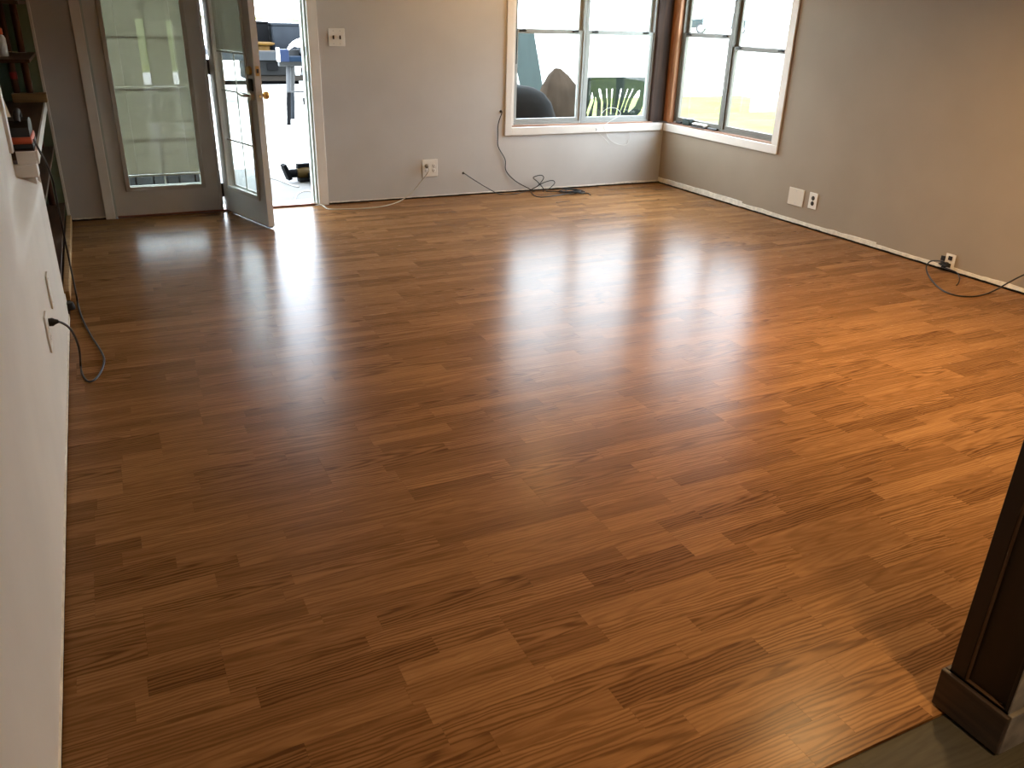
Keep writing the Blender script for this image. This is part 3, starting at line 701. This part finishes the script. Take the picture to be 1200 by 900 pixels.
# left: tool on the ledge, its cord to the outlet
t = thing('power_sander', 'orange and black corded power tool lying on the niche ledge', 'power tool', (-.318, 4.40, .8105))
obj('base_plate', MB().box(-.040, .052, -.145, .14, .0, .022, .004), BLACKP, t)
obj('orange_skirt', MB().box(-.042, .051, -.146, .12, .0222, .052, .006), ORANGE, t, True)
poly = [(-.14, .0525), (.11, .0525), (.125, .075), (.10, .105), (.02, .12), (-.08, .115), (-.135, .09)]
obj('body', MB().prism(poly, 0, -.036, .046), BLACKP, t)
obj('grip', MB().tube(smoothpath([(.005, -.09, .110), (.005, -.06, .140), (.005, .04, .143), (.005, .09, .105)], 5), .014, 10), BLACKP, t, True)
t = thing('wood_wedge', 'tan wooden wedge leaning on the tool on the ledge', 'wood scrap', (-.385, 4.62, .811))
obj('wedge', MB().prism([(-.20, 0.0), (.22, .0), (.20, .03), (-.10, .19), (-.20, .20)], 0, -.03, .022), TANW, t)
pts = [Vector((-.262, 4.30, .845)), at(47, 178, 0, XL+.035), at(55, 193, 0, XL+.035), at(62, 212, 0, XL+.035), Vector((XL+.035, 4.55, .52)), Vector((XL+.035, 4.58, .25)), Vector((XL+.04, 4.50, .06)), P_floor(91, 355), P_floor(96, 372), P_floor(106, 392), P_floor(117, 409), P_floor(122, 421), P_floor(119, 434),
       P_floor(112, 444), P_floor(104, 447), P_floor(97, 440), P_floor(94.5, 428), at(93, 411, 1, 3.53), at(88, 395, 1, 3.42), at(81, 384, 1, 3.30), at(74, 379, 1, 3.19), Vector((XL+.038, 3.10, .390))]
c = cord('extension_cord', 'black cord from the niche ledge down to the floor and the plastered wall outlet', pts, .0042, BLACKR)
obj('plug', MB().lathe([(0,.010),(.014,.010),(.015,.022),(.010,.030),(.006,.040),(0,.040)], (lwx(3.08, .39)+.0, 3.10, .390), 12, 'x'), BLACKR, c, True)
t = thing('rubber_foot', 'black rubber foot at the bottom corner of the shelf niche', 'foot', (XL+.004, 4.47, 0))
obj('pad', MB().lathe([(0,.0),(.022,.0),(.024,.01),(.018,.036),(0,.038)], n=16), BLACKR, t, True)
obj('bracket', MB().box(-.020, -.012, -.03, .03, .004, .075, .002), PLATE, t)
# bottle and keys on shelf
t = thing('pill_bottle', 'white bottle with orange cap on the upper niche shelf', 'bottle', (-.432, 5.93, 1.1095))
obj('body', MB().lathe([(0,0),(.030,0),(.032,.004),(.032,.098),(.026,.112),(.019,.117),(0,.117)], n=24), WHITEP, t, True)
obj('cap', MB().lathe([(0,.118),(.023,.118),(.024,.122),(.024,.148),(.021,.152),(0,.152)], n=24), ORANGE, t, True)
t = thing('key_ring', 'small bunch of metal keys on the upper niche shelf', 'keys', (-.385, 6.30, 1.1095))
obj('ring', MB().tube([(.016*math.cos(a), .016*math.sin(a), .004) for a in [k*2*math.pi/20 for k in range(21)]], .0015, 6), STEEL, t, True)
for k in range(4):
    a = .5+k*1.1; dx, dy = math.cos(a), math.sin(a)
    obj('key', MB().obox((dx*.042, dy*.042, .003+k*.0022), (dx,dy,0), (-dy,dx,0), (0,0,1), .024, .004, .001).obox((dx*.022, dy*.022, .003+k*.0022), (dx,dy,0), (-dy,dx,0), (0,0,1), .009, .010, .001), BRASS if k % 2 else STEEL, t)

# things on the sill of window 2
a = at(812, 148, 2, .5585)
t = thing('tool_pouch', 'dark green-black pouch lying on the sill of the bronze window', 'pouch', (XR+.030, 6.19, .5585))
obj('body', MB().box(-.025, .03, -.055, .05, 0, .05, .014), mat('dark_green_cloth', (.02, .035, .03), .7), t, True)
obj('flap', MB().box(-.027, .032, -.058, .02, .0505, .058, .003), BLACKP, t)
t = thing('screwdriver', 'small black screwdriver lying on the sill beside the dark pouch', 'screwdriver', (XR+.02, 6.30, .5585))
obj('grip', MB().tube([(0,-.036,.012),(0,.0,.012),(0,.035,.012)], [.010,.012,.009], 12), BLACKP, t, True)
obj('shaft', MB().tube([(0,.035,.012),(0,.075,.006)], .003, 8), STEEL, t, True)
t = thing('remote_control', 'white device with dark buttons on the sill beside the dark pouch', 'remote', (XR+.020, 6.00, .5585), .05)
obj('body', MB().box(-.022, .028, -.085, .085, 0.010, .034, .008), WHITEP, t, True)
obj('base', MB().box(-.026, .030, -.09, .088, 0, .0098, .003), BLACKP, t)
for k in range(6):
    obj('button', MB().box(-.027, -.0222, -.07+k*.026, -.055+k*.026, .014, .026, .001), BLACKP, t)
t = thing('utility_knife', 'thin black tool lying on the sill against the bronze window', 'tool', (XR+.03, 5.83, .5585))
obj('body', MB().box(-.012, .012, -.06, .06, 0, .016, .004), BLACKP, t, True)

# ================================================================== OUTSIDE
struct('ground_lawn', MB().box(-160, 160, -160, 220, -.40, -.20), GRASS, 'sunlit yellow-green lawn outside the windows', 'lawn')
struct('white_out_ground', MB().box(5.21, 150, 16.5, 150, -.40, -.19).box(14.5, 150, -60, 16.49, -.40, -.19), CONC, 'pale ground beyond the strip of lawn, added to burn out white', 'yard')  # pale ground put in so the far lawn burns out white
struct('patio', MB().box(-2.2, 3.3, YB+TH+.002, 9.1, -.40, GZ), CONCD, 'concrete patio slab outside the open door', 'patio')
struct('driveway', MB().box(-8, 5.2, 9.11, 45, -.40, GZ-.02), CONC, 'pale concrete driveway beyond the patio', 'driveway')
struct('front_yard_path', MB().box(-.5, 3, -10.4, YF-TH-.01, -.40, -.10), CONC, 'pale concrete stoop outside the added door', 'path')
struct('patio_roof', MB().box(-2.4, 2.6, YB+TH+.002, 8.7, 2.50, 2.62), STUCCO, 'flat roof over the patio outside the open door', 'roof')
for i, x in enumerate((-2.25, 2.45)):
    struct('patio_post', MB().box(x-.05, x+.05, 8.5, 8.6, GZ, 2.5, .005), TRIM, 'white post carrying the patio roof', 'post')['group'] = 'patio roof posts'
struct('road_embankment', MB().prism([(14, -.21), (30, .70), (90, .70), (90, -.21)], 1, 5, 90), CONC, 'pale rise with a road beyond the bronze window', 'embankment')  # pale in place of grass so the rise burns out white

t = thing('slatted_crate', 'grey slatted wooden crate on the patio behind the closed door leaf', 'crate', (.45, 7.35, GZ))
CRW = mat('grey_crate_wood', (.045, .047, .048), .8, spec=.1, noise=.3, nscale=9)
xs_ = -.42
for wdt in (.10, .085, .13, .10, .09, .12, .10):
    obj('slat', MB().box(xs_, xs_+wdt-.012, -.20, -.182, .01, .50, .003), CRW, t); obj('slat', MB().box(xs_, xs_+wdt-.012, .182, .20, .01, .50, .003), CRW, t); xs_ += wdt
obj('base', MB().box(-.43, .31, -.1818, .1818, .0, .03), CRW, t)
obj('filling', MB().box(-.41, .29, -.175, .175, .0305, .47, .01), BLACKO, t)
# cords on the patio
cord('patio_cord', 'pale cord looping on the concrete patio outside the door', [at(290, 172, 2, GZ+.006), at(312, 171.5, 2, GZ+.006), at(321, 174, 2, GZ+.006), at(326, 178.5, 2, GZ+.006), at(318, 182, 2, GZ+.006), at(304, 188, 2, GZ+.006)], .012, BEIGEC)
cord('patio_cord', 'grey cord lying on the concrete patio past the drill', [at(300, 204, 2, GZ+.006), at(316, 208, 2, GZ+.006), at(330, 212, 2, GZ+.006), at(342, 217, 2, GZ+.006), at(350, 219, 2, GZ+.006)], .007, mat('grey_cord', (.16, .15, .12), .5))
# drill on the patio
dp = at(352, 213, 2, GZ)
t = thing('cordless_drill', 'yellow and black cordless drill lying on the patio', 'drill', (dp.x+.02, dp.y, GZ), .12)
obj('motor_body', MB().lathe([(0,-.05),(.045,-.05),(.055,-.02),(.058,.04),(.050,.10),(.034,.12),(0,.12)], (0, 0, .085), 16, 'x'), YELLOWD, t, True)
obj('chuck', MB().lathe([(0,-.135),(.030,-.135),(.040,-.11),(.040,-.055),(0,-.0505)], (0, 0, .085), 14, 'x'), BLACKO, t, True)
obj('nose', MB().obox((-.152, 0, .105), (1,0,.35), (0,1,0), (-.35,0,1), .018, .05, .075), BLACKO, t)
obj('handle', MB().box(.04, .10, -.16, -.05, .04, .10, .015), BLACKO, t, True)
obj('battery', MB().box(.02, .14, -.23, -.161, .0, .10, .01), BLACKO, t, True)
obj('shell', MB().lathe([(0,.121),(.04,.121),(.046,.15),(.03,.20),(0,.205)], (0, 0, .085), 14, 'x'), BLACKO, t, True)
obj('back_hump', MB().obox((.03, .01, .150), (1,0,0), (0,1,0), (0,0,1), .07, .03, .022), BLACKO, t)
obj('belly', MB().box(-.04, .11, -.045, .045, .0, .045, .012), DGREYO, t, True)

# mitre saw on its folding stand
sp = at(338, 143, 2, GZ-.02)
SY = 13.2; Sx = at(338, 120, 1, SY).x; gz = GZ-.02
t = thing('saw_stand', 'folding metal stand carrying the blue mitre saw on the driveway', 'saw stand', (Sx, SY, gz))
zt_ = .86
obj('beam', MB().box(-.10, .95, -.05, .05, zt_-.07, zt_, .01), STEELO, t)
for (x0, y0, x1, y1, mt_) in ((.04, -.02, -.10, -.40, BLACKO), (.10, .02, .12, .35, GREYO), (.80, -.02, .88, -.40, GREYO), (.80, .02, .80, .35, BLACKO)):
    a, b = Vector((x0, y0, zt_-.07)), Vector((x1, y1, 0)); q = a.lerp(b, .45)
    l = obj('leg', MB().tube([a, q], .035, 10), STEELO, t, True); obj('leg_foot', MB().tube([q, b+Vector((0,0,.001))], .032, 10), mt_, l, True)
obj('cross_bar', MB().tube([(-.05, -.22, .45), (.86, -.22, .45)], .012, 8), STEELO, t, True)
t = thing('mitre_saw', 'blue mitre saw with white guard standing on the folding stand', 'saw', (Sx+.22, SY, gz+zt_+.001))
obj('table', MB().box(-.22, .28, -.20, .20, 0, .075, .012), BLUEO, t)
obj('clamp', MB().box(-.33, -.20, -.22, -.04, .0, .17, .012), mat('blue_clamp', (.006, .011, .028), .6, spec=.1), t)
obj('clamp_jaw', MB().box(-.355, -.3301, -.22, -.06, .001, .19, .005), WHITEP, t)
obj('fence', MB().box(-.20, .28, .02, .05, .076, .16, .004), STEELO, t)
obj('motor', MB().lathe([(0,-.12),(.07,-.12),(.08,-.08),(.08,.08),(.06,.13),(0,.13)], (.12, .05, .15), 18, 'x'), BLUEO, t, True)
poly = []
for k in range(15):
    a = math.radians(-8+k*12.5); poly.append((.10+.30*math.cos(a), .09+.24*math.sin(a)))
poly += [(-.20, .14), (-.10, .205), (.06, .19), (.20, .10)]
obj('blade_guard', MB().prism(poly, 1, -.11, -.04), WHITEP, t)
obj('blade', MB().lathe([(0,-.078),(.12,-.078),(.125,-.076),(.12,-.074),(0,-.074)], (.10, 0, .18), 30, 'y'), STEELO, t)
obj('handle', MB().tube(smoothpath([(.30,-.10,.20),(.38,-.14,.19),(.44,-.15,.12)], 5), .02, 10), BLACKO, t, True)
lx = at(357, 80, 1, SY).x
t = thing('tool_battery_case', 'lime and black case hanging at the end of the saw stand', 'case', (lx+.03, SY-.36, gz+zt_-.15))
obj('body', MB().box(-.07, .09, -.09, .02, .0, .24, .02), LIMEO, t, True); obj('foot', MB().box(-.12, .11, -.10, .03, -.06, -.0005, .01), BLACKO, t, True)
# stack of boards at the jamb side
lp = at(358, 123, 2, gz)
t = thing('board_stack', 'stack of pale grey offcut boards on a black block on the driveway', 'boards', (lp.x+.10, lp.y, gz), .15)
obj('block', MB().box(-.10, .35, -.12, .12, .0, .14, .01), BLACKO, t)
for k in range(3): obj('board', MB().box(-.20+.03*k, .5, -.15, .15, .1402+k*.09, .226+k*.09, .006), PALEBD, t)

# trailer with tool chests
TY = 15.2; tx = at(322, 60, 1, TY).x; tg = gz
def tz(py): return at(322, py, 1, TY).z-tg
t = thing('utility_trailer', 'dark flatbed trailer parked on the driveway behind the saw', 'trailer', (tx, TY, tg))
zd = tz(61)
obj('deck', MB().box(-1.0, 1.0, -.05, 2.6, zd-.10, zd, .01), GREYO, t)
obj('deck_edge', MB().box(-1.0, 1.0, -.10, -.0502, zd-.13, zd+.005, .01), mat('deck_steel', (.016, .018, .020), .6, spec=.1, noise=.1, nscale=7), t)
obj('rear_panel', MB().box(-.52, .20, -.04, .06, tz(88), zd-.132, .012), DGREYO, t)
obj('receiver', MB().box(-.16, .02, -.075, -.0405, tz(82), tz(74), .006), BLACKO, t)
obj('under_bar', MB().box(-.50, .5, .02, .12, tz(95), tz(88.5), .01), mat('under_brown', (.013, .011, .009), .7, spec=.05), t)
obj('axle', MB().tube([(-.72, 1.3, .32), (.72, 1.3, .32)], .04, 10), BLACKO, t, True)
for s in (-1, 1):
    wh = obj('wheel', MB().lathe([(0,-.10),(.20,-.10),(.29,-.09),(.32,-.05),(.32,.05),(.29,.09),(.20,.10),(0,.10)], (s*.83, 1.3, .32), 26, 'x'), BLACKO, t, True)
    obj('hub', MB().lathe([(0,-.112),(.17,-.112),(.19,-.1005),(.19,.1005),(.17,.112),(0,.112)], (s*.83, 1.3, .32), 20, 'x'), STEELO, wh, True)
obj('bed', MB().box(-.45, .35, .15, 1.0, tz(95), zd-.135), DGREYO, t)
cz = tg+zd
t = thing('storage_crate', 'black storage crate standing on the trailer deck', 'crate', (tx-.30, TY+.68, cz))
hh = (at(310, 25.5, 1, TY+.25).z-cz)
obj('body', MB().box(-.45, .30, -.30, .40, .0015, hh-.03, .015), BLACKO, t, True); obj('lid', MB().box(-.46, .31, -.31, .41, hh-.0295, hh, .01), BLACKO, t, True)
t = thing('tool_chest', 'blue-grey tool chest with a white label on the trailer deck', 'tool chest', (tx+.05, TY+.55, cz))
obj('body', MB().box(.0, .95, -.30, .40, .0015, hh-.06, .012), GREYO, t, True); obj('lid', MB().box(-.01, .96, -.31, .41, hh-.0595, hh-.015, .01), GREYO, t, True)
obj('label', MB().box(.60, .70, -.3145, -.3105, hh-.15, hh-.07, .001), WHITEP, t); obj('handle', MB().tube([(.35,-.10,hh-.016),(.35,-.10,hh+.02),(.60,-.10,hh+.02),(.60,-.10,hh-.016)], .008, 8), STEELO, t)
t = thing('cable_reel', 'yellow cable reel standing on the trailer in front of the crate', 'reel', (at(310, 60, 1, TY+.12).x, TY+.13, cz+.001))
obj('reel_flange', MB().lathe([(0,.0),(.17,.0),(.18,.01),(.17,.02),(0,.02)], n=24), mat('reel_base', (.035, .028, .022), .6), t, True)
obj('reel_core', MB().lathe([(0,.0205),(.10,.0205),(.09,.05),(.09,.09),(0,.09)], n=24), YELLOWO, t, True)
obj('reel_flange', MB().lathe([(0,.0905),(.12,.0905),(.18,.115),(.18,.14),(.12,.15),(0,.15)], n=24), YELLOWO, t, True)

# --- things outside the window beside the door wall
gx, gy = 3.60, 7.42; GZW = -.20
t = thing('covered_grill', 'barbecue grill under a black fabric cover outside the window', 'grill', (gx, gy, GZW))
vs = []; n = 40; prof = [(.47,.46,0), (.46,.44,.25), (.45,.42,.55), (.42,.36,.72), (.37,.30,.86), (.30,.24,.945), (.20,.16,.995), (.09,.07,1.012)]
for (rx, ry, z) in prof:
    for k in range(n):
        a = 2*math.pi*k/n; f = 1+.03*math.sin(7*a+z*5)*(1-z/1.3)
        cx, sy = math.cos(a), math.sin(a)
        vs.append((rx*f*math.copysign(abs(cx)**.75, cx), ry*f*math.copysign(abs(sy)**.75, sy), z))
fs = [(i*n+k, i*n+(k+1)%n, (i+1)*n+(k+1)%n, (i+1)*n+k) for i in range(len(prof)-1) for k in range(n)] + [tuple((len(prof)-1)*n+k for k in range(n)), tuple(range(n))]
obj('cover', MB().add(vs, fs), BLACKFAB, t, True)
obj('cover_tag', MB().tube(smoothpath([(-.10,-.462,.66),(-.095,-.475,.58),(-.09,-.475,.54)], 4), .006, 6), WHITEC, t)
bx = at(660, 100, 1, 8.45)
t = thing('tarp_bundle', 'brown tarp bundle peaked beside the covered grill outside the window', 'tarp', (bx.x-.02, 8.45, GZW))
vs = []; n = 26; prof = [(.40,0), (.40,.3), (.37,.6), (.32,.78), (.24,.92), (.14,1.03), (.04,1.10)]
for (r, z) in prof:
    for k in range(n):
        a = 2*math.pi*k/n; f = 1+.16*math.sin(3*a+1+z*2)+.08*math.sin(7*a+z*6)
        vs.append((r*f*math.cos(a)*.80-.06*z, r*f*math.sin(a)*.6, z))
fs = [(i*n+k, i*n+(k+1)%n, (i+1)*n+(k+1)%n, (i+1)*n+k) for i in range(len(prof)-1) for k in range(n)] + [tuple((len(prof)-1)*n+k for k in range(n)), tuple(range(n))]
obj('tarp', MB().add(vs, fs), BROWNFAB, t, True)
# leaning boards
def lean_board(name, label, p_tl, p_tr, p_br, p_bl, th, mt_):
    q = [Vector(p) for p in (p_tl, p_tr, p_br, p_bl)]; nrm = (q[1]-q[0]).cross(q[3]-q[0]).normalized()*th
    o = MB().add(q+[p+nrm for p in q], [(0,1,2,3),(4,5,6,7),(0,1,5,4),(1,2,6,5),(2,3,7,6),(3,0,4,7)])
    return tag(obj(name, o, mt_), label, 'board')
yb_ = 9.3
def Q(px, py, y=yb_): return at(px, py, 1, y)
tl, tr = Q(560, 38), Q(626, 38)
lean_board('leaning_board', 'grey sheet board leaning upright behind the covered grill', tl, tr, Vector((Q(640, 112).x+.10, yb_-.1, GZW)), Vector((tl.x+.1, yb_-.1, GZW)), .03, GREYBD)
tl, tr = Q(604, 60, 9.75), Q(628.5, 62, 9.75)
lean_board('leaning_board', 'pale sheet board leaning behind the grey board outside the window', tl, Q(641, 62, 9.75), Vector((Q(650, 112, 9.75).x+.12, 9.65, GZW)), Vector((tl.x+.15, 9.65, GZW)), .03, PALEBD)
a, b = Q(599, 62, 8.02), Q(609, 108, 8.0)
tag(obj('leaning_stick', MB().tube([Vector((a.x-.02, a.y, a.z+.1)), b+(b-a)*((b.z-GZW-.005)/(a.z-b.z))], .012, 8), WHITEP, None, True), 'white stick leaning on the grey board outside the window', 'stick')

# --- dark green plastic chair with slotted back
def curve_mesh(name, outer, holes, depth, mt_):
    cu = bpy.data.curves.new(name, 'CURVE'); cu.dimensions = '2D'; cu.fill_mode = 'BOTH'; cu.extrude = depth/2
    for poly in [outer]+holes:
        s = cu.splines.new('POLY'); s.points.add(len(poly)-1); s.use_cyclic_u = True
        for p, q in zip(s.points, poly): p.co = (q[0], q[1], 0, 1)
    o = bpy.data.objects.new(name, cu); COL.objects.link(o)
    dg = bpy.context.evaluated_depsgraph_get(); me = bpy.data.meshes.new_from_object(o.evaluated_get(dg))
    bpy.data.objects.remove(o); bpy.data.curves.remove(cu)
    me.materials.clear(); me.materials.append(mt_); return me
CY = 7.42
cL, cR = at(686, 93, 1, CY), at(786, 92, 1, CY); cw = (cR.x-cL.x); cxm = (cL.x+cR.x)/2
t = thing('garden_chair', 'dark green plastic garden chair with slotted back outside the window', 'chair', (cxm, CY, GZW))
def loc2(px, py):
    p = at(px, py, 1, CY); return (p.x-cxm, p.z-GZW)
zt2 = loc2(720, 92)[1]
hw = cw/2
outer = [(-hw*.86, .42), (hw*.98, .42), (hw, .80), (hw*.99, zt2-.03), (hw*.92, zt2-.002)] + [(hw*.92-hw*1.86*k/8, zt2+.004*math.sin(math.pi*k/8)) for k in range(1, 8)] + [(-hw*.95, zt2-.004), (-hw, zt2-.05), (-hw*.97, .8)]
slots_px = [[(691.5,118),(694,106),(696,118),(688,139),(684.5,139)], [(698,112),(700,120),(699,139),(693,139),(695,125)], [(701,104),(704,104.5),(707,120),(705.5,138),(703.5,138),(704,120)],
            [(710,104),(711.5,104),(712.5,120),(711.5,139),(709,139),(711,122)], [(716.5,104),(718.5,104),(717.5,120),(716.5,134),(714.5,134),(715.5,120)],
            [(727,104),(729,104),(726,120),(722.5,138),(720,138),(724,120)], [(735,104),(736.5,104),(731,121),(727,131),(726,130.5),(730,119)], [(741,104),(742.5,104.5),(735,121),(731.5,132),(730,131.5),(734,119)],
            [(747,107),(750.5,105),(749,114),(744,125),(735.5,132.5),(736,128),(740,117)], [(758,100),(757,118),(755,137.5),(744,137.5),(750,131),(754,121)]]
holes = [[loc2(*p) for p in s] for s in slots_px]
me = curve_mesh('backrest', outer, holes, .012, GREENPL)
bk = obj('backrest', me, None, t); bk.rotation_euler = (math.radians(90), 0, 0)
obj('top_rail', MB().tube([(-hw, .0, zt2-.045), (-hw*.93, .0, zt2), (0, .012, zt2+.004), (hw*.93, .0, zt2), (hw, .0, zt2-.045)], .013, 10), GREENPL, t, True)
obj('seat', MB().box(-hw*.86, hw*.92, -.02, .44, .385, .418, .012), GREENPL, t, True)
for s in (-1, 1):
    obj('armrest', MB().tube(smoothpath([(s*hw*.98, .0, .80), (s*hw*1.02, .15, .66), (s*hw*1.02, .40, .64), (s*hw*1.0, .47, .60)], 5), .022, 10), GREENPL, t, True)
    obj('leg', MB().tube([(s*hw*.85, .0, .40), (s*hw*.95, -.04, .0005)], [.026, .02], 10), GREENPL, t, True)
    obj('leg', MB().tube([(s*hw*1.0, .46, .61), (s*hw*.92, .44, .38), (s*hw*.98, .47, .0005)], [.022, .026, .02], 10), GREENPL, t, True)

# parked car far away on the rise
cpos = at(840, 38, 2, .70); dist = (cpos-CO).length
cd = ray(845, 30).normalized(); cc = CO+cd*62
t = thing('parked_car', 'pale parked car on the road beyond the bronze window', 'car', (cc.x, cc.y, .70), math.atan2(-cd.x, cd.y))
prof = [(-2.1,.35),(-2.15,.70),(-1.9,.88),(-1.35,.93),(-.75,1.38),(.55,1.42),(1.25,.98),(2.0,.84),(2.15,.55),(2.1,.35)]
obj('body', MB().prism(prof, 1, -.85, .85), mat('car_silver', (.028, .036, .035), .6, spec=.05), t)
obj('side_window', MB().prism([(-1.15,.95),(-.68,1.32),(.48,1.35),(1.0,.98)], 1, -.862, -.852), BLACKP, t)
for x in (-1.3, 1.3):
    for y in (-.78, .78):
        wh = obj('wheel', MB().lathe([(0,-.11),(.31,-.11),(.33,-.08),(.33,.08),(.31,.11),(0,.11)], (x, y, .33), 22, 'y'), BLACKR, t, True)
        obj('hub', MB().lathe([(0,-.118),(.18,-.118),(.2,-.1105),(.2,.1105),(.18,.118),(0,.118)], (x, y, .33), 16, 'y'), STEEL, wh, True)
